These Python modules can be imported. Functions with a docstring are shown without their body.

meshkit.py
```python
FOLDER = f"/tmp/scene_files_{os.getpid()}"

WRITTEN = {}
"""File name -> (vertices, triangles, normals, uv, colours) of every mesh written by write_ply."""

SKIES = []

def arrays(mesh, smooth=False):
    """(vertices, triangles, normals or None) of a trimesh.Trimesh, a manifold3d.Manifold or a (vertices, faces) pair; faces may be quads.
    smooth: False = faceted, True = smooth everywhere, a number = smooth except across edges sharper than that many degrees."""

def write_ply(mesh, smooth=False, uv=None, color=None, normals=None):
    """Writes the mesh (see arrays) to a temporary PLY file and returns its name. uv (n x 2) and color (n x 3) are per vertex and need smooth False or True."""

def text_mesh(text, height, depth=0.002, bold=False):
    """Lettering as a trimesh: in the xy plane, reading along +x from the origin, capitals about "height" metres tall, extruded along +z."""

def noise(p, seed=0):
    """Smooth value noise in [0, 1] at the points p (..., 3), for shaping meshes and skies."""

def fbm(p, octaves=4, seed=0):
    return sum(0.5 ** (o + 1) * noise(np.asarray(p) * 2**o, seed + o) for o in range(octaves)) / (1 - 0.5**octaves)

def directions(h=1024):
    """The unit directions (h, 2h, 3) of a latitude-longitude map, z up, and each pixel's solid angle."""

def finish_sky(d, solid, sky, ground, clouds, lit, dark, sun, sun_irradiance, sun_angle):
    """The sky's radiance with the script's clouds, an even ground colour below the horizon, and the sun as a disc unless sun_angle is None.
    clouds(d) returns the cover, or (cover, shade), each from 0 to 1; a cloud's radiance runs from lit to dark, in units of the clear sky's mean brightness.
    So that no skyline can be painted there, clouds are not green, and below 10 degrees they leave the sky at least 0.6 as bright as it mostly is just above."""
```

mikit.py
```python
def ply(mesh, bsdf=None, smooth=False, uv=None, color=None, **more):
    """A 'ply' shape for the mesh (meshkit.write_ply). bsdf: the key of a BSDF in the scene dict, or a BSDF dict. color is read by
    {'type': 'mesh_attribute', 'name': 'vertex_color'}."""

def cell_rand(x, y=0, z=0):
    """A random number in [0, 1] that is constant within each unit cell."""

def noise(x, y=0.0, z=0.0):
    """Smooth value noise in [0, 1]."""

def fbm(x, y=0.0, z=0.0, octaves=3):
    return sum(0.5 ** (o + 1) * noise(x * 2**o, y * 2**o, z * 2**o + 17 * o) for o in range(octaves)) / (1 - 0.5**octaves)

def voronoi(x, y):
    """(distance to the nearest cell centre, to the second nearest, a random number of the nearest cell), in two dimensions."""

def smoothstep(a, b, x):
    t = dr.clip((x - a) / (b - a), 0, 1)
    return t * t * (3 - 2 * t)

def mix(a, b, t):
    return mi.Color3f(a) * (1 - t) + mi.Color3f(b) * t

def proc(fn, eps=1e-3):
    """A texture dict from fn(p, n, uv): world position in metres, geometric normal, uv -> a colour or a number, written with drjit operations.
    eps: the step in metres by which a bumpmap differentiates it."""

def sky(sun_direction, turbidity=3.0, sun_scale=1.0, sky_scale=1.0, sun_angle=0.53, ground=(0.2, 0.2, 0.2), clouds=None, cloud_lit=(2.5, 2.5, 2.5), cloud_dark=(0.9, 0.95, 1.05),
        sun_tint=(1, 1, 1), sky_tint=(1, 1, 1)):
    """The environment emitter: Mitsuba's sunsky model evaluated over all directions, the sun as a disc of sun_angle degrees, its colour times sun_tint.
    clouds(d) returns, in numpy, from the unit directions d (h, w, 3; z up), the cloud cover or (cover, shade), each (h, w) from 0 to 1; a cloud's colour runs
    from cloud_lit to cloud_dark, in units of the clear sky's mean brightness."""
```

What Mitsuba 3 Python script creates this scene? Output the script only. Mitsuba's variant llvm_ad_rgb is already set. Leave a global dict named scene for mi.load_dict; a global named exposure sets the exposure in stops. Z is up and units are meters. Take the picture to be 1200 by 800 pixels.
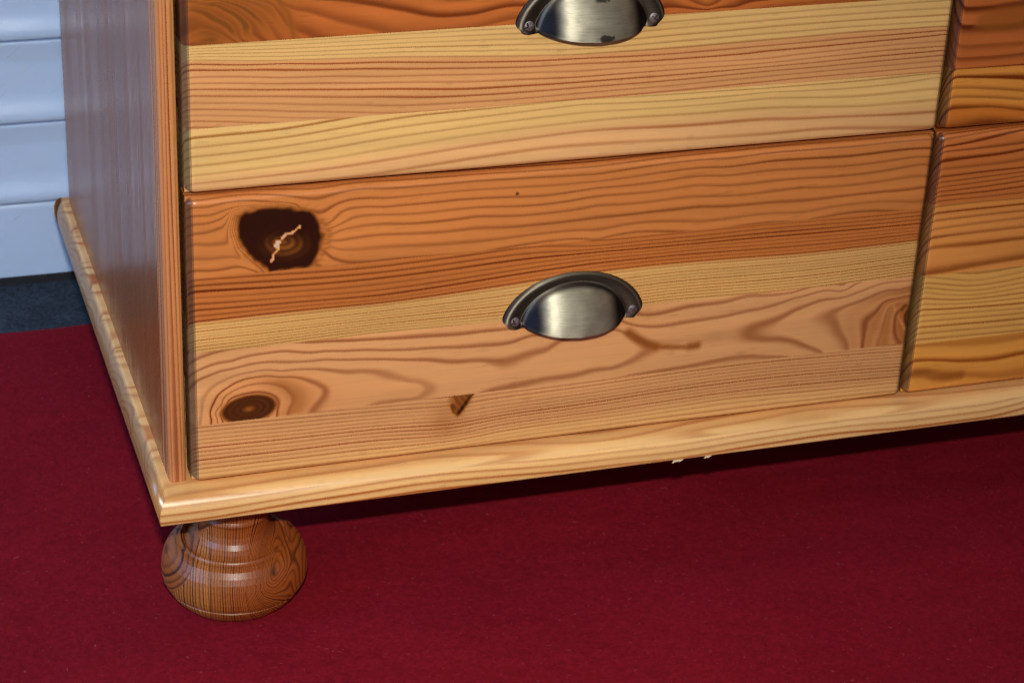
import math, random
import numpy as np, trimesh
import drjit as dr, mitsuba as mi
from scipy.interpolate import RBFInterpolator
import shapely, shapely.geometry as sg
import mikit
from mikit import proc, ply, noise, fbm, smoothstep, cell_rand, mix

T = mi.ScalarTransform4f
rng = np.random.default_rng(7)
scene, labels = {}, {}

# ------------------------------------------------------------------ camera, lamps, exposure
exposure = -0.08
CAM = np.array([-0.1926, -1.0877, 0.6613])
FWD = np.array([0.29427, 0.83943, -0.45691])
UP = np.array([0.1045, 0.4469, 0.8884])
scene['camera'] = dict(type='thinlens', fov=25.98, fov_axis='x', near_clip=0.05, far_clip=30.0,
                       aperture_radius=0.0015, focus_distance=1.27,
                       to_world=T().look_at(origin=CAM.tolist(), target=(CAM + FWD).tolist(), up=UP.tolist()))
FLASH, WINDOW_RADIANCE, ROOM = (5.4, 5.2, 4.75), (1.9, 3.4, 6.4), (0.175, 0.162, 0.158)


def lamp(key, centre, direction, w, h, rgb, label, category):
    d = np.asarray(direction, float); d /= np.linalg.norm(d)
    up = [0, 0, 1] if abs(d[2]) < 0.95 else [0, 1, 0]
    scene[key] = dict(type='rectangle',
                      to_world=T().look_at(origin=list(map(float, centre)), target=list(map(float, np.asarray(centre) + d)), up=up) @ T().scale([w / 2, h / 2, 1]),
                      emitter=dict(type='area', radiance=dict(type='rgb', value=list(map(float, rgb)))))
    labels[key] = dict(label=label, category=category)


# the flash that sits on the camera, 12 cm above the lens and a little behind it
FLASH_AT = CAM + 0.115 * UP - 0.03 * FWD
RIGHT = np.cross(FWD, UP)
for k in range(6):                                               # the tube behind the flash's 45 x 22 mm window
    at = FLASH_AT + RIGHT * 0.016 * (k % 3 - 1) + UP * 0.012 * (k // 3 - 0.5)
    scene['camera_flash' + (f'_{k:03d}' if k else '')] = dict(type='spot', cutoff_angle=37.0, beam_width=5.0, intensity=dict(type='rgb', value=[c / 6 for c in FLASH]),
                                                              to_world=T().look_at(origin=at.tolist(), target=[0.13, 0.0, 0.05], up=[0, 0, 1]))
# daylight from a window on the left of the room
lamp('daylight_window', (-2.3, -0.55, 1.05), (1, 0.12, -0.15), 1.5, 1.5, WINDOW_RADIANCE, 'cool daylight window in the left of the room', 'window')
scene['room_light'] = dict(type='constant', radiance=dict(type='rgb', value=list(ROOM)))


def lin(*c):
    c = np.asarray(c, float) / 255
    return [float(q) for q in np.where(c <= 0.04045, c / 12.92, ((c + 0.055) / 1.055) ** 2.4)]


# ------------------------------------------------------------------ sizes (metres)
W, H = 0.450, 0.177            # a drawer front
ZF = -0.100                    # top of the red felt
BT, BB = -0.0025, -0.0190      # base board, top and bottom
BX0, BY0, BX1, BY1 = -0.0219, -0.0125, 0.925, 0.432
GRAIN = {
    'll3': [
        (0, [(104.8, 168.3), (164, 168), (235.5, 166.2), (314.6, 167.1), (418.9, 168.8)]),
        (1, [(77.3, 155.5), (85.4, 161.4), (109.7, 162.1), (184.4, 161.9), (235.7, 162.4), (275.5, 162.5), (342.1, 162.5), (445.1, 163.3)]),
        (2, [(76.8, 152.4), (85.5, 154.6), (109.8, 157.5), (164.4, 157.5), (236.1, 157.1), (299.3, 157.7), (364.6, 156.6), (443, 158.5)]),
        (3, [(76.8, 149.3), (85.5, 151), (109.9, 152.3), (164.6, 152.2), (236.4, 151.7), (299.9, 151.2), (365.3, 150.6), (444, 151.2)]),
        (4, [(76.4, 146.2), (83.2, 145), (110, 146), (164.9, 145.3), (236.9, 144.7), (300.5, 144.6), (366.3, 142.2), (445.1, 143.8)]),
        (5, [(74.9, 144.3), (83.2, 139.8), (110.2, 138.1), (165.2, 137.3), (237.4, 136.6), (301.3, 135.8), (367.2, 134.4), (445.3, 134.3)]),
        (6, [(72, 141.5), (80.8, 134.8), (105.4, 130.2), (165.5, 128.8), (237.8, 130.1), (301.9, 128.6), (367.9, 128.2), (445.1, 127.5)]),
        (6.9, [(68.2, 136.7), (74, 130.8)]),
        (7.6, [(238.1, 125.2), (368.5, 122.6), (445.3, 121.9)]),
        (1, [(2.6, 166.8), (14.2, 166.6), (22.7, 168.9)]),
        (2, [(2.5, 161.7), (11.8, 161.8), (19.8, 164.1)]),
        (3, [(2.8, 156.1), (11.7, 156.3), (17.8, 158.2)]),
        (4, [(3.2, 149.5), (16.7, 148.6)]),
        (5, [(3.5, 141.3), (13.8, 140.2)]),
        (6, [(3.3, 134.1), (19.3, 133.4)]),
    ],
    'll1': [
        (1, [(-5.6, 77.2), (1.1, 79), (22.4, 83.5), (41.8, 83.8), (61.4, 83.7), (79.2, 82.4), (111.2, 80.6), (136.6, 79.3), (167.5, 78.4), (209.4, 77.5)]),
        (2, [(-5.8, 68.6), (1, 72), (22.3, 76.5), (39.8, 78.7), (51.6, 78.9), (69.3, 76.2), (86.2, 75.3), (111.4, 72.9), (126.6, 71.6), (157.5, 69), (178.3, 68.8), (188.7, 69.3), (201.7, 72.2)]),
        (3, [(-5.2, 54.3), (0.8, 62.3), (3.7, 65.7), (17.4, 71.1), (32, 73.1), (51.5, 72.4), (76.3, 70.7), (111.5, 66.4), (137.1, 62), (157.8, 58.9), (178.8, 56.9), (191.3, 58.2), (210.2, 61.6), (218.5, 65.8), (228.4, 69.1), (241.6, 72.1), (257, 68.1), (266.7, 61.2), (275.2, 56.8), (267.2, 46.8), (252.2, 43.4), (232.7, 42.3), (211.3, 41.6), (190.1, 38.5), (174.4, 36.4)]),
        (4, [(5.1, 39.8), (5.8, 48.5), (10.3, 57.8), (20.2, 64.8), (33.9, 68), (51.5, 66.4), (76.3, 63.3), (96.4, 59.7), (111.7, 56.2), (127.1, 51.5), (137.5, 47.9), (141.7, 44), (137.7, 40.5), (122.2, 38.5), (106.9, 37.7)]),
        (5, [(11, 41.2), (12.1, 49.9), (20.1, 58.8), (31.9, 63.9), (43.6, 64), (56.4, 61.4), (69.3, 56.4), (75.4, 51.8), (74.4, 45.2), (70.4, 38.5)]),
        (6, [(14.4, 40.8), (17, 49.3), (24.9, 57.1), (36.7, 59.4), (47.5, 57.5), (55.4, 52.1), (57.4, 47.4), (55.4, 38.8)]),
        (7, [(15.9, 42.8), (20.9, 51), (31.7, 54), (41.6, 53.3), (48.5, 48.6), (48.9, 41.8)]),
        (8, [(19.8, 41.2), (25.8, 48.2), (33.7, 49.9), (41.5, 47.2), (43.5, 40.3)]),
        (9, [(25.7, 40.4), (31.6, 44.1), (37.5, 40)]),
        (1, [(269.2, 79.1), (295.2, 80.2), (322.8, 80.5), (339.3, 82.7), (367.5, 81.9), (401.5, 83.4)]),
        (2, [(263.2, 72.5), (279.8, 68.8), (296.1, 69.8), (323.7, 71.3), (345.8, 73.4), (367.9, 77.8), (390.4, 80.6), (407.4, 82.2)]),
        (2.85, [(291.9, 54.2), (319.5, 56.2), (331.7, 57.1)]),
        (3, [(448.1, 81.3), (413.7, 78), (391.1, 74.7), (374.4, 70.8), (363.5, 66.2), (347, 62.3), (338.9, 58.6), (339.8, 55.6), (353.8, 51), (371.3, 47.2), (381, 43.1), (390.9, 37.2)]),
        (3.6, [(380.9, 64.2), (374.7, 57.9), (388.5, 48.1), (399, 38)]),
        (4, [(448.7, 77.2), (431.3, 76.1), (420.2, 72.7), (405.8, 67.3), (397.4, 60), (396.4, 54.3), (401.2, 47.8), (406.6, 42.4), (409, 36.8)]),
        (5, [(448.5, 70.7), (438.1, 69.5), (427.3, 62.5), (418.8, 56.4), (417.5, 48.3), (419.6, 36.7)]),
        (6, [(436.3, 65), (432.7, 57.2), (430.6, 46.8), (430.1, 36.7)]),
        (7, [(447.2, 62.6), (438.9, 54.7), (441.8, 42.5), (445.4, 37.9)]),
        (2, [(246.7, 36), (265.7, 37.1), (287.7, 37.9), (309.9, 38.7), (326.6, 40.2), (343.5, 40.5), (366.7, 37.1)]),
        (4.4, [(86.4, 51), (101.6, 50.7), (122, 48.2), (130.3, 45.4), (122.1, 43.6), (96.6, 43.5)]),
        (3.55, [(152, 46.7), (154.2, 41.8), (149.1, 38.5)]),
        (3.55, [(168.6, 50.3), (210.8, 50.8), (237.2, 56.7)]),
    ],
    'll2': [
        (0, [(3.7, 131.4), (110.3, 129.1), (165.5, 130.9), (206.4, 132.7)]),
        (1, [(3.6, 128.3), (110.4, 125.4), (238.1, 125.7), (269.9, 125.8), (345.9, 125.9)]),
        (3, [(3.5, 121.1), (110.5, 118.5), (238.4, 121.6), (302.6, 120.8), (368.8, 120.3), (445.6, 119.6)]),
        (5, [(3.3, 113.8), (110.7, 111.5), (238.7, 116.9), (303, 116.9), (369.3, 115.2), (446.3, 114.9)]),
        (7, [(3.2, 106.5), (110.8, 105.6), (239, 112), (303.4, 111.9), (369.9, 110.1), (445.7, 111)]),
        (8, [(3.1, 103.3), (110.8, 103.5), (239.2, 109.2), (303.6, 109.6), (370.2, 107.8), (445.4, 108.7)]),
        (14, [(3.3, 91.6), (111, 93.1), (182.4, 93.3), (282.9, 97.3), (371.6, 95.8), (445.8, 97.8)]),
        (20, [(3.1, 79.3), (111.2, 82.8), (183, 81.1), (283.9, 85.4), (372.9, 83.6), (446.3, 86.2)]),
    ],
    'll0': [
        (0, [(0.7, 38.7), (61.4, 37.4), (112, 35.9), (137.8, 34.8), (151.4, 34.2), (169.1, 35.4), (217, 35.7), (326.9, 37.8), (448.8, 34.4)]),
        (4, [(0.5, 28.2), (61.4, 26.7), (112.2, 25.6), (138.1, 24.5), (159.1, 23.5), (180.1, 24.8), (217.5, 25.7), (327.7, 28.9), (448.9, 25.4)]),
        (8, [(0.3, 17.6), (61.4, 16.5), (112.4, 15.9), (138.4, 14.1), (159.4, 13.6), (180.5, 16), (218, 16.9), (328.6, 19.8), (449.5, 16.2)]),
        (11, [(0.1, 9.1), (61.4, 8.5), (112.5, 7.8), (138.6, 7.1), (159.6, 7.2), (180.8, 9), (218.4, 10.4), (329.2, 13.2), (449.3, 9.5)]),
        (14, [(-0.1, 0.1), (61.4, -0.1), (112.7, -0.9), (159.9, 0.2), (218.9, 1.5), (330.3, 1.7), (449.9, 0.2)]),
    ],
    'ul0': [
        (-1, [(3.6, 212.2), (52.1, 213.5), (108.7, 218.8), (221.8, 219.5)]),
        (0, [(3.5, 206.3), (108.8, 213.4), (222, 217), (336.5, 215.4), (445.9, 216.2)]),
        (1, [(3.4, 201), (108.9, 208.4), (222.2, 213.9), (336.8, 212.8), (446.3, 213.6)]),
        (2, [(3.3, 195.6), (109, 202.9), (222.5, 208.8), (337.2, 208.6), (447.3, 207.1)]),
        (3, [(3.1, 190.6), (109.1, 196.3), (222.8, 203.1), (274.3, 203.1), (337.9, 202.3), (398.1, 199.6), (448.3, 200)]),
        (4, [(3, 185.7), (109.3, 189.3), (223.2, 196.9), (274.9, 195.8), (338.6, 195.9), (382.2, 194.5), (404.4, 193.3), (449.5, 191.8)]),
        (5, [(2.9, 180.7), (109.4, 182.7), (223.7, 188.6), (339.5, 186.8), (450.9, 182.5)]),
    ],
    'ul1': [
        (0, [(0.8, 263.4), (103.2, 262.5), (269.5, 263.3), (448.1, 265.2)]),
        (5, [(0.6, 255.9), (52.2, 252.2), (103.4, 250), (220.4, 243.7), (333.4, 244.5), (451.2, 244.8)]),
        (6, [(0.5, 253.5), (52.2, 250.3), (103.5, 247.1), (220.5, 241.2), (333.8, 240.9), (451.6, 242.2)]),
        (7, [(0.4, 250.2), (52.2, 246.5), (103.6, 243.2), (220.7, 238.2), (334.1, 237.8), (451.9, 240.1)]),
        (8, [(0.3, 246), (52.2, 242.2), (103.6, 238.8), (221, 233.7), (334.6, 233.1), (452.6, 235.3)]),
        (10, [(0.2, 239.4), (52.1, 235.4), (103.7, 232), (221.4, 227.1), (335.2, 228), (451.1, 230.2)]),
        (13, [(-0.1, 228.4), (52.1, 223.8), (103.9, 218.7), (142.6, 216.6), (222, 217), (336.1, 219.1), (452, 220.6)]),
        (15, [(-0.2, 222.2), (52.1, 217), (104.1, 211.8)]),
    ],
    'ul2': [
        (7, [(0.9, 271.3), (11.7, 272.9), (21.5, 268.9), (29.5, 262.8)]),
        (6, [(-0.5, 284.7), (7.4, 283.8), (18, 279.4), (26.9, 273.2), (31.3, 264.5)]),
        (5, [(-0.4, 287.9), (16.4, 286), (27.9, 281.5), (36.8, 273.5), (42.7, 264.2)]),
        (4, [(14.6, 287.9), (29.8, 285.1), (40.5, 278), (47.7, 270), (52.2, 263.6)]),
        (3, [(38.8, 286.4), (47.8, 283.1), (52.3, 277.2), (55, 273.3), (64.2, 268.4), (76.2, 262.9)]),
        (2, [(51.4, 284.2), (66, 279.1), (84.4, 273.2), (103.2, 267.3), (112.6, 263.8)]),
        (1, [(89.9, 283.2), (102.9, 280.6), (121.8, 275.6), (139, 271.2), (160, 271.7), (184.1, 274.5)]),
        (0.3, [(116.9, 284.4), (140.7, 278.2), (179, 280.6)]),
        (1.8, [(141.1, 264.3), (160.3, 265.4), (181.5, 268.9)]),
        (1, [(259.2, 264.9), (294.9, 264.6), (310.4, 265.6), (330.9, 268.3), (362.3, 270.4)]),
        (1.9, [(295, 263.6), (331.3, 264.3), (384.3, 265)]),
        (0.5, [(268.5, 275.2), (309.4, 275.6)]),
    ],
    'ur0': [
        (0, [(460.3, 217.9), (502.7, 216.9)]),
        (1, [(460.6, 212.5), (504.1, 208.2)]),
        (2, [(461.6, 206), (481.8, 203.9), (505.4, 200.5)]),
        (3, [(460.7, 200.1), (506.4, 195)]),
        (4, [(460.7, 193.1), (483.8, 191.9), (507.6, 187.8)]),
        (5, [(466, 180.7), (485.3, 182.4), (509, 179.4)]),
    ],
    'ur1': [
        (0, [(462.7, 224.6), (481.4, 224.3), (501.4, 224.5)]),
        (1, [(462.7, 231.5), (480.3, 231.3), (500.3, 231)]),
        (2, [(459.8, 243.2), (498.1, 243.9)]),
        (2.9, [(461.5, 254.1), (496.1, 255.5)]),
        (3.6, [(457.8, 263.6), (494.4, 265.5)]),
    ],
    'lr3': [
        (0, [(459.8, 168.6), (509.7, 175.5)]),
        (1, [(459.7, 165.3), (511.2, 166.5)]),
        (2, [(460.6, 159.1), (511.9, 162.5)]),
        (3, [(460.8, 154.1), (512.9, 156.3)]),
        (4, [(460.4, 149.2), (513.9, 150.6)]),
        (6, [(460.2, 142.5), (514.8, 144.8)]),
        (9, [(460.5, 132.9), (516.8, 133.3)]),
    ],
    'lr2': [
        (0, [(459.8, 129.5), (517.4, 129.8)]),
        (1, [(459.3, 125), (518.1, 125.7)]),
        (2, [(460, 120.4), (518.9, 121.1)]),
        (3, [(460.3, 114.7), (519.7, 116.4)]),
        (4, [(460.6, 108.4), (520.7, 109.9)]),
        (5, [(459.4, 101), (486.4, 101.2), (522.1, 101.6)]),
        (6, [(460.5, 85.2), (468.1, 85.6), (495.6, 88), (524.2, 89.7)]),
    ],
    'lr1': [
        (0, [(458.6, 81.9), (490.3, 76.2), (526, 78.9)]),
        (3, [(459.1, 70.8), (491.9, 66), (527.9, 67.4)]),
        (6, [(458.3, 59.6), (493.2, 57.5), (529.8, 56.4)]),
        (9, [(457.7, 47.2), (531.7, 45.3)]),
        (11, [(456.5, 38.9), (533.1, 36.7)]),
    ],
    'lr0': [
        (0, [(455.9, 34.8), (497.3, 31.7), (533.9, 32.3)]),
        (1, [(456.1, 24.5), (487, 19.5), (511.8, 17.2), (536.1, 19.2)]),
        (2, [(456.5, 13.5), (469.8, 13.1), (480.3, 7.5), (492.3, 8.5)]),
        (2.2, [(514.1, 2.7), (538.9, 2.7)]),
    ],
}

# ------------------------------------------------------------------ pine: growth-ring fields of the drawer fronts
# each lamella of a front is a board with its own ring coordinate V(x, z): whole numbers are dark latewood lines
# key: (x0, x1, z0, z1 in mm, x stretch, dip into the depth, early 1, late 1, early 2, late 2, ring at which 1 turns to 2, line width)
FRONT = {
    'll0': (-6, 458, 0.0, 37.5, .22, .9, (210, 153, 98), (146, 76, 34), (216, 166, 104), (166, 102, 50), 10.5, .56),
    'll1': (-6, 458, 37.5, 83.7, .8, .9, (212, 153, 99), (128, 56, 14), (210, 142, 86), (116, 44, 8), 4.6, .40),
    'll2': (-6, 458, 83.7, 129.5, .22, .9, (186, 109, 52), (102, 40, 8), (212, 164, 98), (154, 94, 38), 8.4, .60),
    'll3': (-6, 458, 129.5, 178, .8, .9, (196, 121, 62), (108, 42, 8), (196, 121, 62), (108, 42, 8), 90, .42),
    'ul0': (-6, 458, 178, 217, .3, .9, (220, 178, 110), (164, 108, 50), (218, 166, 110), (166, 98, 50), 3.4, .36),
    'ul1': (-6, 458, 217, 263.5, .22, .9, (216, 174, 108), (164, 110, 54), (208, 149, 94), (152, 80, 36), 5, .42),
    'ul2': (-6, 458, 263.5, 311, .8, .9, (186, 102, 46), (92, 32, 6), (178, 94, 42), (76, 24, 4), 2.4, .68),
    'ul3': (-6, 458, 311, 358, .3, .9, (200, 150, 96), (150, 90, 46), (200, 150, 96), (150, 90, 46), 90, .55),
    'lr0': (450, 915, 0.0, 35.5, .5, 2.2, (220, 150, 66), (142, 64, 12), (216, 144, 62), (132, 54, 8), 1.5, .52),
    'lr1': (450, 915, 35.5, 83, .3, 2.2, (220, 164, 86), (156, 92, 34), (220, 164, 86), (156, 92, 34), 90, .56),
    'lr2': (450, 915, 83, 130.8, .3, 2.2, (214, 140, 70), (134, 62, 16), (214, 140, 70), (134, 62, 16), 90, .48),
    'lr3': (450, 915, 130.8, 178, .3, 2.2, (194, 112, 54), (112, 46, 10), (194, 112, 54), (112, 46, 10), 90, .56),
    'ur0': (450, 915, 178, 218, .5, 2.6, (214, 140, 60), (118, 48, 8), (196, 112, 42), (98, 36, 6), 3.6, .56),
    'ur1': (450, 915, 218, 264.5, .5, -2.6, (180, 98, 46), (92, 34, 6), (172, 92, 42), (90, 32, 6), 3, .60),
    'ur2': (450, 915, 264.5, 311, .5, 1.5, (190, 118, 58), (120, 60, 20), (190, 118, 58), (120, 60, 20), 90, .6),
    'ur3': (450, 915, 311, 358, .5, 1.5, (190, 132, 70), (140, 80, 34), (190, 132, 70), (140, 80, 34), 90, .6),
}
# knots and stains of the lower left drawer, outlines in mm
KNOT = [(27.4, 164.4), (31.5, 167.4), (40, 168.8), (52, 167.6), (60, 166.6), (68, 164.6), (73.5, 158), (75.6, 149), (73.5, 140), (69.5, 131.5), (66, 129), (44.5, 129), (41, 133.5), (35.5, 139), (29.5, 146.5), (26.5, 156)]
CRACK = [(62.4, 155.4), (59.0, 152.6), (56.5, 151.2), (54.7, 151.5), (52.3, 149.2), (51.4, 147.6), (49.4, 147.0), (48.6, 144.9), (49.9, 142.9), (48.3, 141.0), (47.3, 139.4), (46.6, 136.8), (45.7, 135.0)]
OVAL = (32.5, 44.5, 16.5, 9.2)


def inside(poly, X, Z, soft):
    """1 inside the outline, 0 outside, with a soft border (mm)."""
    p = sg.Polygon(poly).buffer(2).buffer(-2)
    pts = shapely.points(X.ravel(), Z.ravel())
    d = shapely.distance(pts, p.exterior if hasattr(p, 'exterior') else p)
    s = np.where(shapely.contains(p, pts), d, -d)
    return np.clip(0.5 + s / (2 * soft), 0, 1).reshape(X.shape)


def near_line(line, X, Z):
    return shapely.distance(shapely.points(X.ravel(), Z.ravel()), sg.LineString(line)).reshape(X.shape)


def nz(X, Z, sx, sz, seed):
    """smooth numpy noise, -1..1"""
    r = np.random.default_rng(seed)
    out = np.zeros_like(X)
    for k in range(14):
        a, b, ph = r.normal() / sx, r.normal() / sz, r.uniform(0, 6.28)
        out += np.sin(a * X + b * Z + ph)
    return out / 14 ** .5


PAD = 20.0
SOFT = {'ll0': 2.2, 'll1': 1.0, 'll2': 0.55, 'ul0': 0.8, 'ul1': 0.45}     # rings over which tint 1 turns to 2
V_ALL, D_ALL, TABLE, at = [], [], [], 0
for bi, (key, (x0, x1, z0, z1, ax, dip, e1, l1, e2, l2, vt, lw)) in enumerate(FRONT.items()):
    nx, nzz = int(x1 - x0) + 1, int(z1 - z0 + 2 * PAD) + 1
    X, Z = np.meshgrid(x0 + np.arange(nx), z0 - PAD + np.arange(nzz))
    X, Z = X.astype(float), Z.astype(float)
    if key in GRAIN:
        P = np.array([(x * ax, z) for _, c in GRAIN[key] for x, z in c])
        V = np.array([v for v, c in GRAIN[key] for _ in c], float)
        _, u = np.unique(P.round(1), axis=0, return_index=True)
        f = RBFInterpolator(P[u], V[u], kernel='thin_plate_spline', smoothing=0.05 if key == 'll1' else 0.4, degree=1)
        v = f(np.stack([X.ravel() * ax, Z.ravel()], 1)).reshape(X.shape)
    else:
        v = (Z - z0) / 4.2 + X / 160
    v = v + 0.09 * nz(X, Z, 60, 8, bi) + 0.03 * nz(X, Z, 16, 4, 50 + bi)
    d = np.zeros_like(v)
    if key == 'll3':
        k = inside(KNOT, X + .8 * nz(X, Z, 3, 3, 3), Z + .7 * nz(X, Z, 3, 3, 4), 1.7)
        r = np.hypot((X - 53) / 23, (Z - 147) / 17)
        pk = sg.Polygon(KNOT)
        far = shapely.distance(shapely.points(X.ravel(), Z.ravel()), pk).reshape(X.shape)
        hw = 0.92 * np.exp(-(far / 5.0) ** 2) * np.clip((62 - X) / 18, 0, 1) * np.clip((171 - Z) / 6, 0, 1)
        v = v * (1 - hw) + (7.4 - far / 1.7 + 0.4 * nz(X, Z, 9, 9, 91)) * hw
        # inside the knot: nearly black, amber towards its heart
        heart = np.exp(-(((X - 56) / 9) ** 2 + ((Z - 143.5) / 6) ** 2)) + 0.5 * np.exp(-(((X - 47) / 6) ** 2 + ((Z - 146) / 5) ** 2))
        inner = 0.97 - 0.40 * heart * (0.70 + 0.30 * np.sin(30 * r + 1.5 * nz(X, Z, 5, 4, 9)))
        wide = inside(KNOT, X + 1.2 * nz(X, Z, 4, 3, 23), Z + 1.0 * nz(X, Z, 4, 3, 24), 3.0)
        ang = np.arctan2(Z - 147, X - 53)
        rays = 0.5 + 0.5 * np.sin(34 * ang + 2.0 * nz(X, Z, 6, 5, 37) + 4 * r)
        wider = inside(KNOT, X, Z, 7.0)
        d = np.maximum(k * inner, 0.46 * np.clip(2 * wide, 0, 1) ** 1.3 * (0.70 + 0.30 * rays))
        d = np.maximum(d, 0.40 * np.clip(2 * wider, 0, 1) ** 1.5 * rays ** 2 * np.clip((X - 56) / 10, 0, 1) * np.clip((Z - 131) / 4, 0, 1))
        d = np.maximum(d, 0.55 * np.exp(-((r - 1.12) / .10) ** 2) * (0.5 + 0.5 * np.sin(1.8 * Z)) * (X > 60) * (Z > 132))
        d = np.maximum(d, 0.75 * (np.hypot(X - 187.9, Z - 163.1) < 1.1))
        c = near_line(CRACK, X, Z)
        d = np.where(c < (0.30 + 0.52 * np.exp(-((Z - 145) / 7) ** 2)) * (1 + 0.45 * nz(X, Z, 1.5, 1.5, 12)), -1.0, d)
    if key == 'll1':
        r = np.hypot((X - OVAL[0]) / OVAL[2], (Z - OVAL[1] - .06 * (X - OVAL[0])) / OVAL[3])
        k = np.clip((1.10 - r) / 0.22, 0, 1)
        d = k * (0.83 + 0.025 * np.sin(26 * r) - 0.36 * np.exp(-(r / .16) ** 2))
        d = np.maximum(d, 0.36 * np.exp(-((r - 1.75) / .42) ** 2) * np.clip((X - 36) / 14, 0, 1) * (Z > 38))
        # resin streak with a fork
        y = near_line([(262, 66.5), (267, 62.4), (275, 57), (280, 55.0)], X, Z)
        y2 = near_line([(280, 55), (292, 53.2), (300, 52.2), (306, 52.6)], X, Z)
        y3 = near_line([(302, 52.4), (307, 52.8)], X, Z)
        d = np.maximum(d, 0.54 * np.clip(1.4 - y / 3.2, 0, 1)); d = np.maximum(d, 0.50 * np.clip(1.4 - y2 / 1.7, 0, 1))
        d = np.maximum(d, 0.54 * np.clip(1.4 - y3 / 3.0, 0, 1))
        k = inside([(437.5, 66), (441, 59), (447, 48), (462, 44), (462, 68), (450, 65.5)], X + .6 * nz(X, Z, 3, 3, 71), Z + .6 * nz(X, Z, 3, 3, 72), 2.2)
        rr = np.hypot((X - 452) / 12, (Z - 56) / 12)
        d = np.maximum(d, k * (0.74 - 0.22 * rr + 0.14 * np.sin(16 * rr)))
        d = np.maximum(d, 0.42 * np.clip((X - 392) / 50, 0, 1) * np.clip((v - 3.3) / .8, 0, 1) * (0.62 + 0.38 * np.sin(6.28 * v - 0.4)))
        c = near_line([(436.8, 66.2), (438.7, 60.6), (442.4, 54.9), (446.9, 47.8)], X, Z)
        d = np.where(c < 0.5, np.minimum(d, 0.05), d)
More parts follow.
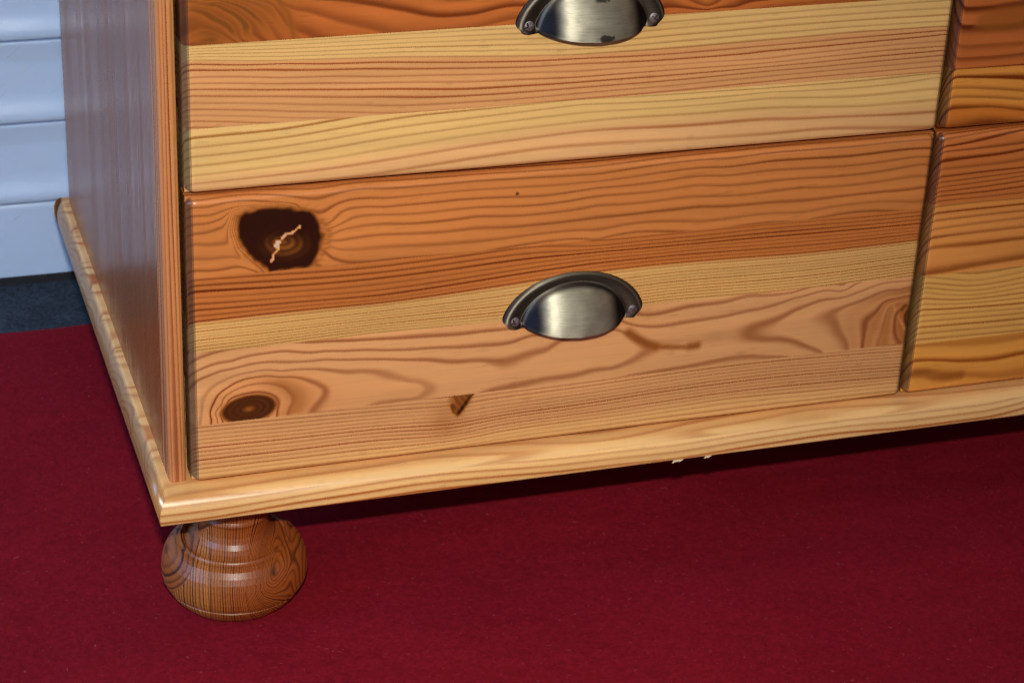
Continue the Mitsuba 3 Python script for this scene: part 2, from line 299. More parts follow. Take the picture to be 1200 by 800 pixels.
    if key == 'll0':
        k = inside([(150.5, 40), (168, 40), (164.5, 33), (160, 26.5), (157, 22.8), (154.3, 25.5), (152.6, 31)], X + .8 * nz(X, Z, 3, 2, 61), Z + .5 * nz(X, Z, 3, 2, 62), 2.3)
        line = np.minimum(near_line([(166.6, 38), (162.5, 32), (158.5, 26.5), (156.3, 24)], X, Z), near_line([(156.3, 24), (153.9, 27), (153.2, 31)], X, Z))
        d = k * (0.60 + 0.06 * np.sin(1.6 * X + Z)) + 0.40 * np.clip(1.25 - line / 1.5, 0, 1) * np.clip(2 * k, 0, 1)
        d = np.maximum(np.clip(d, 0, 1), 0.34 * np.exp(-(((X - 150) / 11) ** 2 + ((Z - 22) / 12) ** 2)) * (0.7 + 0.3 * np.sin(6.28 * v)))
    if key == 'lr0':
        c = near_line([(458, 14.8), (466, 13.8), (474, 10.2), (482, 9.8), (492, 9.6)], X, Z)
        d = 0.45 * np.clip(1.4 - c / 3.4, 0, 1)
    if key == 'lr2':
        d = 0.30 * np.clip(1.3 - near_line([(474, 87), (500, 88), (560, 91)], X, Z) / 1.6, 0, 1)
    if key == 'ur1':
        d = 0.45 * inside([(465, 243), (475, 240), (560, 242), (560, 254), (480, 254), (467, 251)], X, Z, 2.5)
    if key == 'ur0':
        d = 0.40 * inside([(464, 178), (478, 182), (500, 183), (560, 182), (560, 178)], X, Z, 1.2)
    if key == 'ul2':
        d = 0.62 * np.clip(1.45 - np.hypot((X - 22) / 36, (Z - 278) / 18), 0, 1) * (0.50 + 0.50 * np.clip(0.4 + np.sin(6.28 * v - 0.6 + 0.8 * nz(X, Z, 9, 6, 77)), 0, 1))
        d = np.maximum(d, 0.6 * np.clip(1.2 - np.hypot((X - 14) / 14, (Z - 266) / 5), 0, 1))
        d = np.maximum(d, 0.5 * np.clip(1.2 - near_line([(48, 288), (56, 278), (59, 264)], X, Z) / 3.5, 0, 1))
    V_ALL.append(v.ravel()); D_ALL.append(d.ravel())
    TABLE.append([at, x0, z0 - PAD, nx, nzz, dip, vt, SOFT.get(key, 0.4), *lin(*e1), *lin(*l1), *lin(*e2), *lin(*l2), lw])
    at += v.size
V_ALL, D_ALL = mi.Float(np.concatenate(V_ALL).astype(np.float32)), mi.Float(np.concatenate(D_ALL).astype(np.float32))
TABLE = [mi.Float(np.ascontiguousarray(c).astype(np.float32)) for c in np.array(TABLE).T]
JOINTS_L, JOINTS_R = [37.5, 83.7, 129.5, 178, 217, 263.5, 311], [35.5, 83, 130.8, 178, 218, 264.5, 311]
dr.eval(V_ALL, D_ALL, *TABLE)


def ring_line(v, width):
    """latewood: comes up slowly over the ring and ends sharply"""
    t = v + 0.80 - dr.floor(v + 0.80)
    up = smoothstep(0.84 - width, 0.78, t)
    return up * (0.45 + 0.55 * up) * (1 - smoothstep(0.80, 1.0, t))


def pine(v, along, across, early, late, width, seed):
    """colour of a pine surface from its ring coordinate; along and across the grain in metres"""
    idx = dr.floor(v + 0.80)
    rr = cell_rand(idx, seed, 3.0)
    soft = 0.50 + 0.60 * rr * rr
    soft *= 0.66 + 0.66 * noise(along * 14, idx * 3.7, seed)
    line = dr.clip(ring_line(v, width) * soft, 0, 1)
    fibre = noise(along * 40, across * 1700, seed) - 0.5
    flow = noise(along * 9, across * 120, seed + 5) - 0.5
    c = early * (1 - line) + late * line
    fleck = smoothstep(0.80, 0.94, noise(along * 110 + 9, across * 950, seed + 2)) * smoothstep(0.45, 0.7, noise(along * 16, across * 70, seed + 8))
    return c * (1 + 0.08 * fibre + 0.18 * flow) * (1 - 0.12 * fleck)


def drawer_colour(p, n, uv):
    x, z = p.x * 1000, p.z * 1000
    left = x < 451.5
    i = mi.Float(0)
    for a, b in zip(JOINTS_L, JOINTS_R):
        i += dr.select(z > dr.select(left, a, b), mi.Float(1), mi.Float(0))
    i = mi.UInt32(i + dr.select(left, mi.Float(0), mi.Float(8)))
    g = [dr.gather(mi.Float, t, i) for t in TABLE]
    base, x0, z0, nx, nzz, dip, vt, soft = g[:8]
    fx = dr.clip(x - x0, 0, nx - 1.01)
    fz = dr.clip(z + dip * dr.maximum(p.y, 0) * 1000 * dr.select(p.y < 0.01, mi.Float(1), mi.Float(0)) - z0, 0, nzz - 1.01)
    ix, iz = dr.floor(fx), dr.floor(fz)
    tx, tz = fx - ix, fz - iz
    k = mi.UInt32(base + 0.5) + mi.UInt32(iz) * mi.UInt32(nx + 0.5) + mi.UInt32(ix)
    row = mi.UInt32(nx + 0.5)

    def grid(arr):
        a, b = dr.gather(mi.Float, arr, k), dr.gather(mi.Float, arr, k + 1)
        c, d = dr.gather(mi.Float, arr, k + row), dr.gather(mi.Float, arr, k + row + 1)
        return dr.lerp(dr.lerp(a, b, tx), dr.lerp(c, d, tx), tz)
    v, dark = grid(V_ALL), grid(D_ALL)
    two = smoothstep(-1, 1, (v - vt) / soft)
    early = mi.Color3f(g[8], g[9], g[10]) * (1 - two) + mi.Color3f(g[14], g[15], g[16]) * two
    late = mi.Color3f(g[11], g[12], g[13]) * (1 - two) + mi.Color3f(g[17], g[18], g[19]) * two
    c = pine(v, p.x, p.z + 0.5 * p.y, early, late, g[20], mi.Float(i) * 7)
    d = dr.clip(dark, 0, 1)
    amber = mi.Color3f(0.30, 0.088, 0.014)
    deep = mi.Color3f(0.019, 0.0042, 0.0016)
    c = c * (1 - dr.minimum(d * 1.7, 1)) + (amber * (1 - smoothstep(0.35, 1.0, d)) + deep * smoothstep(0.35, 1.0, d)) * dr.minimum(d * 1.7, 1)
    pale = dr.clip(-dark, 0, 1)
    end = smoothstep(0.22, 0.55, dr.abs(n.x))                    # the end grain at the sides takes more stain
    c = c * (1 - 0.74 * end) + mi.Color3f(0.008, 0.008, 0.008) * end
    return c * (1 - pale) + mi.Color3f(0.56, 0.43, 0.29) * pale


def trunk(px, pz, spacing):
    """ring number in a plain-sawn board: distance from a wandering pith"""
    return dr.sqrt(px * px + pz * pz) / spacing


def base_colour(p, n, uv):
    lam = dr.floor((p.y + 0.0105) / 0.047)                       # lamellae of the glued board, one behind the other
    r1, r2 = cell_rand(lam, 1, 0), cell_rand(lam, 2, 0)
    yc = (lam + 0.5) * 0.047 - 0.0105 + (r1 - 0.5) * 0.03 + 0.010 * (noise(p.x * 7.5, lam * 5, 2.3) - .5)
    zc = -0.010 - 0.028 - 0.02 * r2 + 0.020 * (noise(p.x * 8 + 3, lam * 7, 1.1) - .5)
    v = trunk(p.y - yc, p.z - zc, 0.0042) + 0.5 * noise(p.x * 20, p.y * 60, p.z * 60)
    e = mix(lin(228, 186, 126), lin(222, 170, 102), noise(p.x * 6, lam, 0.5))
    l = mix(lin(182, 108, 46), lin(160, 84, 30), noise(p.x * 11, lam, 4.5))
    c = pine(v, p.x, p.y + p.z, e, l, 0.54, lam + 40)
    end = smoothstep(0.3, 0.8, dr.abs(n.x))                      # end grain drinks more varnish
    return c * (1 - end) + (0.5 * c + 0.5 * e) * mi.Color3f(0.46, 0.39, 0.32) * end


def side_colour(p, n, uv):
    lam = dr.floor(p.y / 0.092)
    v = (p.y + 0.004 * noise(p.z * 3, lam * 3, 0.2)) / 0.0042 + 0.6 * noise(p.z * 5, p.y * 70, 1) + 13 * cell_rand(lam, 5, 0)
    v += 1.4 * smoothstep(0.3, 1, noise(p.z * 2.2 + 3, lam * 4, 9))
    e = mix(lin(140, 76, 36), lin(150, 88, 44), cell_rand(lam, 9, 0))
    return pine(v, p.z, p.y, e, mi.Color3f(*lin(84, 36, 16)), 0.6, lam + 70)


def stile_colour(p, n, uv):
    x = p.x + 0.35 * p.y + 0.0010 * (noise(p.z * 7, 1.5) - .5) + 0.0012 * p.z / 0.3
    v = x / 0.00235 + 0.9 * (noise(p.z * 4, x * 300) - .5) + 50
    e = mix(lin(192, 122, 74), lin(194, 138, 78), noise(x * 260, p.z * 2, 2))
    return pine(v, p.z, x, e, mi.Color3f(*lin(134, 64, 30)), 0.66, mi.Float(91))


FOOT = np.array([0.0293, 0.0327])


def foot_colour(p, n, uv):
    x, y, z = p.x - FOOT[0], p.y - FOOT[1], p.z + 0.084
    a = 0.98 * x - 0.19 * y                                      # to the right as seen from the front
    b = -0.19 * x - 0.98 * y                                     # towards the front
    w = 0.0008 * (noise(x * 90, y * 90, z * 60) - .5)
    aw, zw = a + 0.006 * (noise(z * 95, 1.7) - .5), z + 0.006 * (noise(a * 80, 5.1) - .5)
    whorl = dr.exp(-0.5 * (dr.square((aw - 0.0215) / 0.0080) + dr.square((zw - 0.0170) / 0.0130)))
    right = (a * 1.02 + b * 0.10 + w) / 0.00165 + 1.6 * noise(a * 210, 3.3) + 12.5 * whorl
    mid = (a * 0.97 + b * 0.16 + 0.03 * z + w) / 0.00185 + 1.2 * noise(a * 260, 7.3)
    left = (a * 0.80 - b * 0.10 - z * 0.50 + w) / 0.0021
    r, l = a > -0.0145, a < -0.0365 + 0.55 * z
    v = dr.select(r, right, dr.select(l, left, mid)) + 60
    red = smoothstep(-0.014, 0.004, a) 
    e = mix(lin(146, 84, 36), lin(144, 72, 26), red)
    e = dr.select(r, e, dr.select(l, mi.Color3f(*lin(136, 78, 36)), mi.Color3f(*lin(158, 96, 42))))
    late = dr.select(l, mi.Color3f(*lin(60, 28, 11)), mi.Color3f(*lin(56, 22, 6)))
    c = pine(v, z, a, e, late, 0.62, mi.Float(120))
    seam = dr.exp(-dr.square((a + 0.0145) / 0.0004))
    c = c * (1 - 0.7 * seam)
    kn = dr.exp(-(dr.square((a - 0.0225) / 0.0020) + dr.square((z - 0.0195) / 0.0028)))
    return c * (1 - 0.75 * kn)


def inner_colour(p, n, uv):
    v = (p.z + p.x * .2 + p.y * .3) / 0.004
    return pine(v, p.x + p.y, p.z, mi.Color3f(*lin(190, 140, 90)), mi.Color3f(*lin(150, 90, 46)), 0.5, mi.Float(7))


def felt_colour(p, n, uv):
    f = noise(p.x * 1500, p.y * 1500)
    g = fbm(p.x * 420, p.y * 420, 0.0, 2)
    big = fbm(p.x * 11, p.y * 16, 3.0)
    c = mi.Color3f(0.190, 0.0070, 0.0150) * (0.66 + 0.34 * g + 0.26 * f) * (0.88 + 0.24 * big)
    lint = smoothstep(0.93, 0.975, noise(p.x * 640 + 30, p.y * 640, 5)) * (0.3 + 0.7 * noise(p.x * 3000, p.y * 3000, 2))
    return c * (1 - 0.42 * lint) + mi.Color3f(0.42, 0.16, 0.18) * 0.42 * lint


def felt_height(p, n, uv):
    return 0.0005 * noise(p.x * 900, p.y * 900) + 0.0003 * noise(p.x * 130, p.y * 170, 2) + 0.0045 * fbm(p.x * 12 + 0.4 * noise(p.y * 9), p.y * 34, 4)


def floor_colour(p, n, uv):
    g = fbm(p.x * 520, p.y * 520, 0, 2)
    return mi.Color3f(0.033, 0.044, 0.058) * (0.5 + 1.0 * g) * (0.75 + 0.5 * fbm(p.x * 60, p.y * 60))


def shutter_colour(p, n, uv):
    s = noise((p.x * .8 - p.z) * 900, (p.x + p.z) * 22, 3)
    scratch = smoothstep(0.93, 0.97, s) * smoothstep(0.45, 0.6, noise(p.x * 30, p.z * 30, 7))
    return mi.Color3f(0.51, 0.67, 0.89) * (0.95 + 0.08 * fbm(p.x * 25, p.z * 12)) * (1 - 0.25 * scratch)


def metal_colour(p, n, uv):
    """antique brass: dark patina on the flange and in the crease, rubbed brighter over the middle of the bowl"""
    u, v = (p.x - HANDLES[0][0]) / 0.0435, (p.z - dr.select(p.z > 0.2, mi.Float(HANDLES[1][1]), mi.Float(HANDLES[0][1]))) / 0.033
    s = dr.sqrt(u * u + v * v)
    brush = noise(p.x * 70, p.z * 4200, p.y * 900) - .5
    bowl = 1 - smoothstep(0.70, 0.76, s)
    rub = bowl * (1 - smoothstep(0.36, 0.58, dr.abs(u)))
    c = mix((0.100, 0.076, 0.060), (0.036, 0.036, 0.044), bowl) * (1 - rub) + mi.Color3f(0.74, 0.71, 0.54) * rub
    blot = fbm(p.x * 160, p.z * 160, p.y * 160)
    n1 = 0.6 * (noise(p.x * 700, p.z * 700, p.y * 700) - .5)
    chip = dr.maximum(smoothstep(1.0, 0.6, dr.sqrt(dr.square((u - 0.06) / 0.13) + dr.square((v - 0.0) / 0.07)) + n1), smoothstep(1.0, 0.6, dr.sqrt(dr.square((u - 0.05) / 0.12) + dr.square((v - 0.60) / 0.06)) + n1))
    spot = chip * dr.select(p.z > 0.2, mi.Float(1), mi.Float(0))
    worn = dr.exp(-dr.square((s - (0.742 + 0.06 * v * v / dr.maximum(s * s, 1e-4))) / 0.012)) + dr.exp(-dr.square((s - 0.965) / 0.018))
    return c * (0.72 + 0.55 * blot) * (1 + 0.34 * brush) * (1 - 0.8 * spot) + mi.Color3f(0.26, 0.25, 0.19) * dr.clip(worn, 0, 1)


HANDLES = ((0.2256, 0.0782), (0.2252, 0.2582))


def rough_of(base, amp, fx, fz):
    return proc(lambda p, n, uv: base + amp * (noise(p.x * fx, p.z * fz, p.y * fx) - .5))


def varnish(key, fn, rough, spec=0.5):
    scene[key] = dict(type='twosided', bsdf=dict(type='principled', base_color=proc(fn), roughness=rough, specular=spec))


varnish('drawer_pine', drawer_colour, 0.29, 0.55)
varnish('base_pine', base_colour, 0.33, 1.0)
varnish('side_pine', side_colour, proc(lambda p, n, uv: 0.16 + 0.16 * noise(p.y * 420, p.z * 6) + 0.08 * noise(p.y * 60, p.z * 2, 4)), 0.20)
varnish('stile_pine', stile_colour, 0.5, 0.35)
varnish('foot_pine', foot_colour, 0.40, 0.6)
varnish('inner_pine', inner_colour, 0.5)
scene['red_felt'] = dict(type='twosided', bsdf=dict(type='bumpmap', arbitrary=proc(felt_height, eps=2e-4), scale=1.0,
                         bsdf=dict(type='principled', base_color=proc(felt_colour), roughness=0.95, specular=0.05, sheen=0.25, sheen_tint=0.6)))
scene['grey_carpet'] = dict(type='twosided', bsdf=dict(type='principled', base_color=proc(floor_colour), roughness=0.95, specular=0.1))
scene['white_paint'] = dict(type='twosided', bsdf=dict(type='principled', base_color=proc(shutter_colour), roughness=0.33, specular=0.5))
scene['black_rubber'] = dict(type='twosided', bsdf=dict(type='principled', base_color=dict(type='rgb', value=[.012, .013, .016]), roughness=0.6))
def brushed(au, av):
    return dict(type='roughconductor', material='none', alpha_u=au, alpha_v=av, distribution='ggx', specular_reflectance=proc(metal_colour))


scene['antique_metal'] = dict(type='twosided', bsdf=dict(type='blendbsdf', weight=0.63, first=brushed(0.85, 0.12), second=brushed(0.75, 0.36)))
scene['screw_metal'] = dict(type='twosided', bsdf=dict(type='principled', base_color=dict(type='rgb', value=[.30, .255, .265]), metallic=0.9, roughness=0.5))
scene['splinter_wood'] = dict(type='twosided', bsdf=dict(type='principled', base_color=dict(type='rgb', value=lin(214, 182, 150)), roughness=0.7))


# ------------------------------------------------------------------ mesh helpers
def add(key, mesh, bsdf, smooth=30, **kw):
    n, k = key, 0
    while n in scene:
        k += 1
        n = f'{key}_{k:03d}'
    scene[n] = ply(mesh, bsdf, smooth=smooth, **kw)
    return n


def box(x0, x1, y0, y1, z0, z1, c=0.0):
    if c <= 0:
        m = trimesh.creation.box(extents=(x1 - x0, y1 - y0, z1 - z0))
        m.apply_translation(((x0 + x1) / 2, (y0 + y1) / 2, (z0 + z1) / 2))
        return m
    pts = [(x, y, z) for sx in (0, 1) for sy in (0, 1) for sz in (0, 1) for x, y, z in (
        ((x0, x1)[sx], (y0 + c, y1 - c)[sy], (z0 + c, z1 - c)[sz]),
        ((x0 + c, x1 - c)[sx], (y0, y1)[sy], (z0 + c, z1 - c)[sz]),
        ((x0 + c, x1 - c)[sx], (y0 + c, y1 - c)[sy], (z0, z1)[sz]))]
    return trimesh.convex.convex_hull(np.array(pts))


def closed_sheet(F, B):
    """closed solid between two grids of points (rows x columns) that share their layout"""
    a, b = F.shape[:2]
    idx = np.arange(a * b).reshape(a, b)
    q = np.stack([idx[:-1, :-1], idx[:-1, 1:], idx[1:, 1:], idx[1:, :-1]], -1).reshape(-1, 4)
    o = a * b
    ring = np.concatenate([idx[0, :-1], idx[:-1, -1], idx[-1, :0:-1], idx[:0:-1, 0]])
    nxt = np.roll(ring, -1)
    side = np.stack([nxt, ring, ring + o, nxt + o], -1)
    quads = np.vstack([q, q[:, ::-1] + o, side])
    m = trimesh.Trimesh(np.vstack([F.reshape(-1, 3), B.reshape(-1, 3)]), np.vstack([quads[:, [0, 1, 2]], quads[:, [0, 2, 3]]]), process=False)
    if m.volume < 0:
        m.invert()
    return m


def spaced(a, b, r, n, ends=(True, True)):
    m = np.linspace(a, b, n)
    t = r * (1 - np.cos(np.linspace(0, np.pi / 2, 9)))
    parts = [m]
    if ends[0]: parts.append(a + t)
    if ends[1]: parts.append(b - t)
    return np.unique(np.concatenate(parts).round(6))


def front_board(X0, X1, Z0, Z1, z0, z1, rx=0.0056, rz=0.0040, ry=0.0050, back=0.0185):
    """one lamella (z0..z1) of a drawer front X0..X1 x Z0..Z1 whose outer arrises are rounded, more so at the ends"""
    xs = spaced(X0, X1, rx, 14)
    zs = spaced(z0, z1, rz, 4, (abs(z0 - Z0) < 1e-6, abs(z1 - Z1) < 1e-6))
    X, Z = np.meshgrid(xs, zs)
    dx = np.clip(1 - np.minimum(X - X0, X1 - X) / rx, 0, 1)
    dz = np.clip(1 - np.minimum(Z - Z0, Z1 - Z) / rz, 0, 1)
    Y = ry - ry * np.sqrt(np.clip(1 - dx * dx - dz * dz, 0, None))
    return closed_sheet(np.stack([X, Y, Z], -1), np.stack([X, 0 * Y + back, Z], -1))


def lathe(profile, n=96):
    p = np.array(profile)
    a = np.arange(n) * 2 * np.pi / n
    P = np.stack([p[:, 0, None] * np.cos(a), p[:, 0, None] * np.sin(a), np.repeat(p[:, 1, None], n, 1)], -1)
    k = len(p)
    idx = np.arange(k * n).reshape(k, n)
    q = np.stack([idx[:-1], np.roll(idx, -1, 1)[:-1], np.roll(idx, -1, 1)[1:], idx[1:]], -1).reshape(-1, 4)
    f = [*q[:, [0, 1, 2]], *q[:, [0, 2, 3]]]
    v = np.vstack([P.reshape(-1, 3), [[0, 0, p[0, 1]], [0, 0, p[-1, 1]]]])
    for j in range(n):
        f.append([k * n, idx[0, (j + 1) % n], idx[0, j]])
        f.append([k * n + 1, idx[-1, j], idx[-1, (j + 1) % n]])
    m = trimesh.Trimesh(v, np.array(f), process=False)
    if m.volume < 0:
        m.invert()
    return m


# ------------------------------------------------------------------ floor, felt, shutter
scene['floor'] = ply(box(-3, 3, -2.5, 0.62, ZF - 0.024, ZF - 0.004), 'grey_carpet')
labels['floor'] = dict(label='dark blue grey carpeted floor behind the red felt', kind='structure')

xs = np.linspace(-1.3, 1.7, 121)
edge = 0.412 + 0.0014 * np.sin(xs * 23 + 1) + 0.0009 * np.sin(xs * 61)
ts = np.concatenate([np.linspace(0, 0.985, 30), [0.995, 0.998, 1.0]])
FY = -1.5 + (edge[None] + 1.5) * ts[:, None]
FX = np.repeat(xs[None], len(ts), 0)
FZ = ZF - 0.0012 * np.clip((ts - 0.995) / 0.005, 0, 1)[:, None] ** 2 + 0 * FX
scene['red_carpet'] = ply(closed_sheet(np.stack([FX, FY, FZ], -1), np.stack([FX, FY, FX * 0 + ZF - 0.0039], -1)), 'red_felt', smooth=40)
labels['red_carpet'] = dict(label='dark red felt carpet spread out under the pine chest', category='carpet')

SY, PITCH, S0 = 0.5015, 0.0649, -0.0349
# cross-section of a slat, from its top (0) to its bottom edge (1): (share of the pitch, how far it stands out)
PROF = [(0.0, 0.0), (0.006, .0044), (0.014, .0064), (0.03, .0068), (0.055, .0068), (0.23, .0050), (0.30, .0052), (0.60, .0062), (0.70, .0072), (0.78, .0088), (0.85, .0104), (0.90, .0110), (0.95, .0106), (0.975, .0090), (0.986, .0064), (0.990, 0.0)]


def slat(z_top, h, prof, x0=-1.25, x1=0.85):
    pts = [(SY - w, z_top - t * h) for t, w in prof]
    F = np.array([[(x, y, z) for x in (x0, x1)] for y, z in pts])
    Bk = F.copy(); Bk[..., 1] = SY + 0.004
    return closed_sheet(F, Bk)


for k in range(15):
    key = add('roller_shutter__slat', slat(S0 + PITCH * (15 - k), PITCH, PROF), 'white_paint', smooth=50)
add('roller_shutter__bottom_rail', slat(S0, 0.0628, [(0.0, 0.0), (0.012, .0035), (0.03, .0050), (0.10, .0060), (0.96, .0062), (0.985, .0050), (1.0, .002)]), 'white_paint', smooth=50)
add('roller_shutter__rubber_seal', box(-1.25, 0.85, SY - 0.004, SY + 0.003, ZF - 0.004, S0 - 0.0629), 'black_rubber')
labels['roller_shutter'] = dict(label='pale blue white slatted roller shutter behind the left side of the chest', category='shutter')

# ------------------------------------------------------------------ the chest
C = 'chest_of_drawers'
labels[C] = dict(label='varnished pine chest of drawers on a bun foot with antique metal cup handles', category='chest of drawers')

DRAWERS = [
    ('drawer', -0.0003, 0.4510, 0.0, 0.1767, JOINTS_L[:3], 'lower left pine drawer front with a big dark split knot in its upper corner'),
    ('drawer_001', -0.0003, 0.4510, 0.1794, 0.356, JOINTS_L[4:], 'upper left pine drawer front with pale and pinkish boards'),
    ('drawer_002', 0.4530, 0.9050, 0.0, 0.1767, JOINTS_R[:3], 'lower right drawer front with brown upper boards, cut by the frame'),
    ('drawer_003', 0.4530, 0.9050, 0.1794, 0.356, JOINTS_R[4:], 'upper right dark brown drawer front, cut by the frame'),
]
for name, X0, X1, Z0, Z1, joints, text in DRAWERS:
    key = f'{C}__{name}'
    labels[key] = dict(label=text)
    zz = [Z0, *[j / 1000 for j in joints], Z1]
    for a, b in zip(zz[:-1], zz[1:]):
        add(key + '__board', front_board(X0, X1, Z0, Z1, a, b), 'drawer_pine', smooth=35)
    add(key + '__box', box(X0 + 0.016, X1 - 0.016, 0.0186, 0.36, Z0 + 0.012, Z1 - 0.012), 'inner_pine')


def cup_handle(cx, cz):
    """half-round cup pull: a rolled flange and a bowl open downwards; (cx, cz): the middle of its lower edge on the front"""
    A, Bh = 0.0446, 0.0324
    th = np.linspace(0, np.pi, 97)
    rim = 1 - np.array([0, .02, .06, .13, .24, .38, .54, .70, .83, .93, 1.0])        # 1 at the outer edge, 0 at the crease
    bowl = np.sqrt(1 - np.linspace(0.06, 1, 20) ** 2)
    bowl[-1] = 0
    end = np.minimum(th, np.pi - th)
    sc = 0.742 + 0.06 * np.sin(th) ** 2 + 0.02 * np.exp(-(end / 0.09) ** 2)
    rad = 1 - 0.11 * (np.exp(-(th / 0.11) ** 2) + np.exp(-((np.pi - th) / 0.11) ** 2))
    rimw = np.interp(rim, [0, .1, .3, .5, .7, .82, .92, .97, 1], [.0013, .0013, .0019, .0026, .0028, .0025, .0017, .0009, .0001])
    expo = 0.62 + 0.16 * np.sin(th) ** 2

    def grid(shrink, lift):
        rows = []
        for r, w in zip(rim, rimw):
            s = sc + (1 - sc) * r
            rows.append((s, np.full_like(th, w)))
        for b in bowl:
            rows.append((sc * b, 0.0013 + 0.0168 * (1 - b * b) ** expo))
        out = []
        for s, w in rows:
            U, Vv = A * s * rad * np.cos(th) * shrink, Bh * s * rad * np.sin(th) * shrink
            Vv = Vv - 0.0020 * np.clip(w / 0.019, 0, 1) ** 2 * np.exp(-(Vv / 0.010) ** 2)      # the lip sags a little
            out.append(np.stack([cx + U, -(w - lift), cz + Vv], -1))
        return np.array(out)
    F = grid(1.0, 0.0)
    Bk = grid(0.972, 0.0012)
    Bk[..., 1] = np.minimum(Bk[..., 1], 0.0)
    m = closed_sheet(F, Bk)
    uv0 = np.stack([F[..., 2] * 20, F[..., 0] * 20], -1).reshape(-1, 2)                         # u up, v along the brushing
    return m, np.vstack([uv0, uv0])


def screw(cx, cz, y, turn):
    a = np.arange(24) * np.pi / 12
    dome = lathe([(0.0033, 0.0), (0.0033, 0.0002), (0.0031, 0.0005), (0.0021, 0.0009), (0.0010, 0.0011)], 24)
    slot = trimesh.util.concatenate([box(-0.0023, 0.0023, -0.00045, 0.00045, 0.0003, 0.003), box(-0.00045, 0.00045, -0.0023, 0.0023, 0.0003, 0.003)])
    import manifold3d as m3

    def man(t):
        t = trimesh.Trimesh(t.vertices, t.faces, process=True)
        return m3.Manifold(m3.Mesh(np.asarray(t.vertices, np.float32), np.asarray(t.faces, np.uint32)))
    try:
        d = man(dome) - (man(box(-0.0023, 0.0023, -0.00045, 0.00045, 0.0003, 0.003)) + man(box(-0.00045, 0.00045, -0.0023, 0.0023, 0.0003, 0.003)))
        g = d.to_mesh()
        dome = trimesh.Trimesh(np.array(g.vert_properties)[:, :3].astype(float), np.array(g.tri_verts), process=False) if len(g.tri_verts) else dome
    except Exception:
        pass
    dome.apply_transform(trimesh.transformations.rotation_matrix(turn, [0, 0, 1]))
    dome.apply_transform(trimesh.transformations.rotation_matrix(np.pi / 2, [1, 0, 0]))
    dome.apply_translation((cx, y, cz))
    return dome


for dname, hx, hz in (('drawer', *HANDLES[0]), ('drawer_001', *HANDLES[1])):
    m, uv = cup_handle(hx, hz)
    k = add(f'{C}__{dname}__handle', m, 'antique_metal', smooth=True, uv=uv)
    for sx, turn in ((-1, 0.5), (1, 0.9)):
        add(f'{C}__{dname}__screw', screw(hx + sx * 0.0368, hz + 0.0046, -0.0019, turn), 'screw_metal', smooth=30)


def rounded_slab(x0, x1, y0, y1, z0, z1, rx, ry):
    """vertical board whose two front arrises are rounded (plan x, y), y0 at the front"""
    a = np.linspace(0, np.pi / 2, 9)
    plan = [(x0 + rx - rx * np.sin(t), y0 + ry - ry * np.cos(t)) for t in a][::-1] + [(x1 - rx + rx * np.sin(t), y0 + ry - ry * np.cos(t)) for t in a] + [(x1, y1), (x0, y1)]
    m = trimesh.creation.extrude_polygon(sg.Polygon(plan), z1 - z0)
    m.apply_translation((0, 0, z0))
    return m


PX = -0.0125                                                     # outer face of the left side
TOP = 0.362
for k in range(5):
    a, b = (0.0285, 0.414)[0] + k * 0.0771, 0.0285 + (k + 1) * 0.0771
    add(f'{C}__side_panel__plank', box(PX, -0.0028, a, b, BT, TOP), 'side_pine')
add(f'{C}__stile', rounded_slab(PX, -0.0026, 0.0078, 0.0285, BT, TOP, 0.0026, 0.0022), 'stile_pine', smooth=35)
labels[f'{C}__stile'] = dict(label='narrow upright pinkish pine strip between side panel and drawers')
add(f'{C}__side_panel_001', box(0.9062, 0.917, 0.0078, 0.414, BT, TOP), 'side_pine')
add(f'{C}__divider', box(0.4440, 0.4600, 0.0190, 0.40, BT, TOP), 'inner_pine')
add(f'{C}__back_panel', box(PX + 0.002, 0.915, 0.4142, 0.4190, BT, TOP), 'inner_pine')
add(f'{C}__top', box(PX - 0.02, 0.937, -0.014, 0.424, TOP + .0005, TOP + 0.022, 0.005), 'base_pine')

# the base: one glued slab with a large round on its upper arris, cut into its lamellae
R1, R2 = 0.0066, 0.0112                                           # reach of the round inwards and downwards
t = np.linspace(0, np.pi / 2, 12)
INS = list(R1 * (1 - np.sin(t))) + [0.0]                          # inset from the outline, from the top down
ZS = list(BT - R2 * (1 - np.cos(t))) + [BB]
INS, ZS = np.array(INS), np.array(ZS)
PROFILE = np.array([(i, z) for i, z in zip(INS, ZS)])[::-1]       # from the bottom arris up to the flat
PROFILE = np.vstack([[(0.0012, BB - 0.0), ], [(0.0002, BB + 0.0010)], PROFILE[1:]])
import manifold3d as m3
rings = []
nr = 6
for ins, z in PROFILE:
    q = [(BX0 + ins, BY0 + ins), (BX1 - ins, BY0 + ins), (BX1 - ins, BY1 - ins), (BX0 + ins, BY1 - ins)]
    rings.append([(x, y, z) for x, y in q])
rings = np.array(rings)
v = rings.reshape(-1, 3)
n = len(rings)
f = []
for i in range(n - 1):
    for j in range(4):
        a, b = i * 4 + j, i * 4 + (j + 1) % 4
        f += [[a, b, b + 4], [a, b + 4, a + 4]]
f += [[0, 2, 1], [0, 3, 2]] + [[4 * n - 4, 4 * n - 3, 4 * n - 2], [4 * n - 4, 4 * n - 2, 4 * n - 1]]
slab = m3.Manifold(m3.Mesh(v.astype(np.float32), np.array(f, np.uint32)))
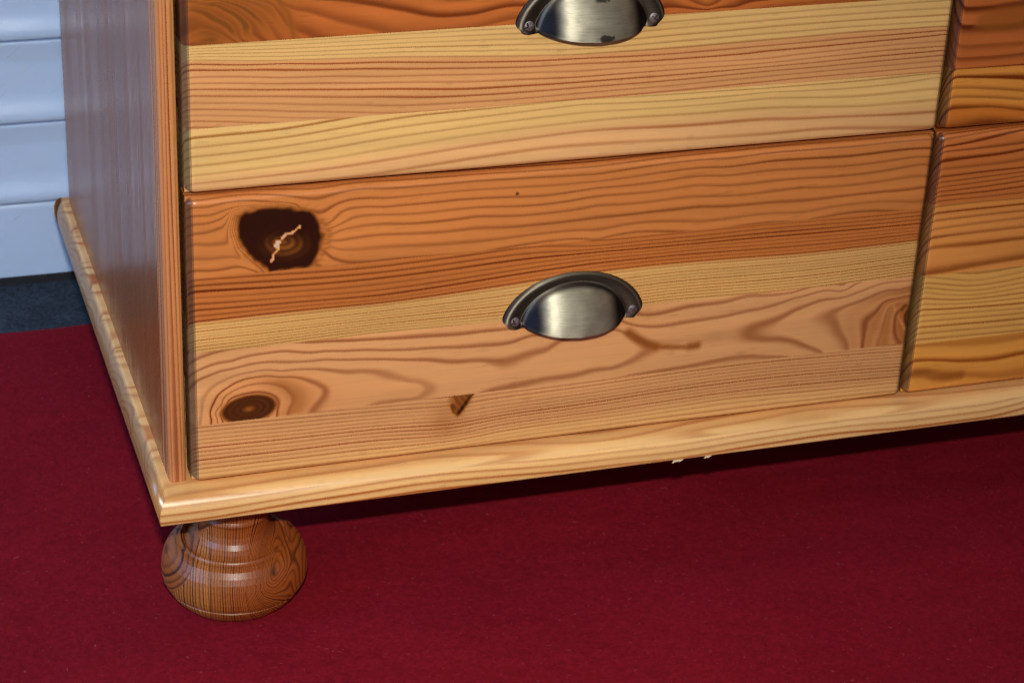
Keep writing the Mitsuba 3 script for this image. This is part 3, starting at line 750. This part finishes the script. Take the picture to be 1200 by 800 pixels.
for k in range(10):
    y0 = -0.0105 + 0.047 * k
    cut = m3.Manifold.cube((1.2, 0.047, 0.1)).translate((-0.1, y0 if k else y0 - 0.01, -0.06)) if k else m3.Manifold.cube((1.2, 0.057, 0.1)).translate((-0.1, y0 - 0.01, -0.06))
    piece = slab ^ cut
    g = piece.to_mesh()
    if len(g.tri_verts):
        add(f'{C}__base__board', trimesh.Trimesh(np.array(g.vert_properties)[:, :3].astype(float), np.array(g.tri_verts), process=False), 'base_pine', smooth=28)
labels[f'{C}__base'] = dict(label='pale pine base board with a rounded edge under the drawers')

# two torn splinters under the front edge of the base
for sx, n_s, L in ((0.2930, 3, 0.0016), (0.3140, 2, 0.0010)):
    bits = []
    for k in range(n_s):
        x = sx + 0.0022 * k + rng.normal() * 0.0005
        h = L * rng.uniform(.35, 1.0) * (1 - .5 * k / n_s)
        pts = np.array([(x, BY0 + .0004, BB + .0006), (x + .0022, BY0 + .0002, BB + .0004), (x + .0018, BY0 + .0010, BB + .0003),
                        (x + .0010 - .0016, BY0 - .0006, BB - h * .55), (x + .0004 - .002, BY0 - .0002, BB - h * .65)])
        bits.append(trimesh.convex.convex_hull(pts))
    add(f'{C}__base__splinter', trimesh.util.concatenate(bits), 'splinter_wood', smooth=False)

# bun foot, turned: height above the felt, from the flat underside up to the neck under the base
zc = -0.084 - ZF
FOOT_PROFILE = [(0.0, 0.0), (0.0300, 0.0), (0.0322, 0.0006), (0.0345, 0.0024), (0.0372, 0.0052), (0.0394, 0.0082), (0.0406, 0.0104), (0.0409, 0.0112), (0.0403, 0.0117), (0.0404, 0.0123), (0.0416, 0.0127), (0.0423, 0.0133), (0.0433, 0.0156), (0.0439, 0.0190), (0.0439, 0.0232),
                (0.0434, 0.0276), (0.0423, 0.0318), (0.0405, 0.0356), (0.0380, 0.0386), (0.0352, 0.0402), (0.0338, 0.0404), (0.0336, 0.0414), (0.0330, 0.0423), (0.0321, 0.0427), (0.0312, 0.0424), (0.0306, 0.0415), (0.0302, 0.0406), (0.0294, 0.0406), (0.0286, 0.0410),
                (0.0262, 0.0424), (0.0236, 0.0446), (0.0217, 0.0475), (0.0206, 0.0510), (0.0201, 0.0548), (0.0200, 0.0572), (0.0209, 0.0580), (0.0214, 0.0593), (0.0209, 0.0607), (0.0201, 0.0615), (0.0207, 0.0660), (0.0224, 0.0720), (0.0242, 0.0808)]
pr = np.array(FOOT_PROFILE[1:])
d = np.concatenate([[0], np.cumsum(np.hypot(*np.diff(pr, axis=0).T))])
fine = np.unique(np.concatenate([d, np.linspace(0, d[-1], 280)]))
PROF_F = np.stack([np.interp(fine, d, pr[:, 0]), np.interp(fine, d, pr[:, 1])], 1)
PROF_F[1:-1] = 0.25 * PROF_F[:-2] + 0.5 * PROF_F[1:-1] + 0.25 * PROF_F[2:]
for k, (fx, fy) in enumerate(((FOOT[0], FOOT[1]), (0.874, FOOT[1]))):
    m = lathe(PROF_F, 112)
    m.apply_translation((fx, fy, ZF - 0.0004))
    add(f'{C}__foot', m, 'foot_pine', smooth=40)
labels[f'{C}__foot'] = dict(label='dark stained turned bun foot under the left corner')
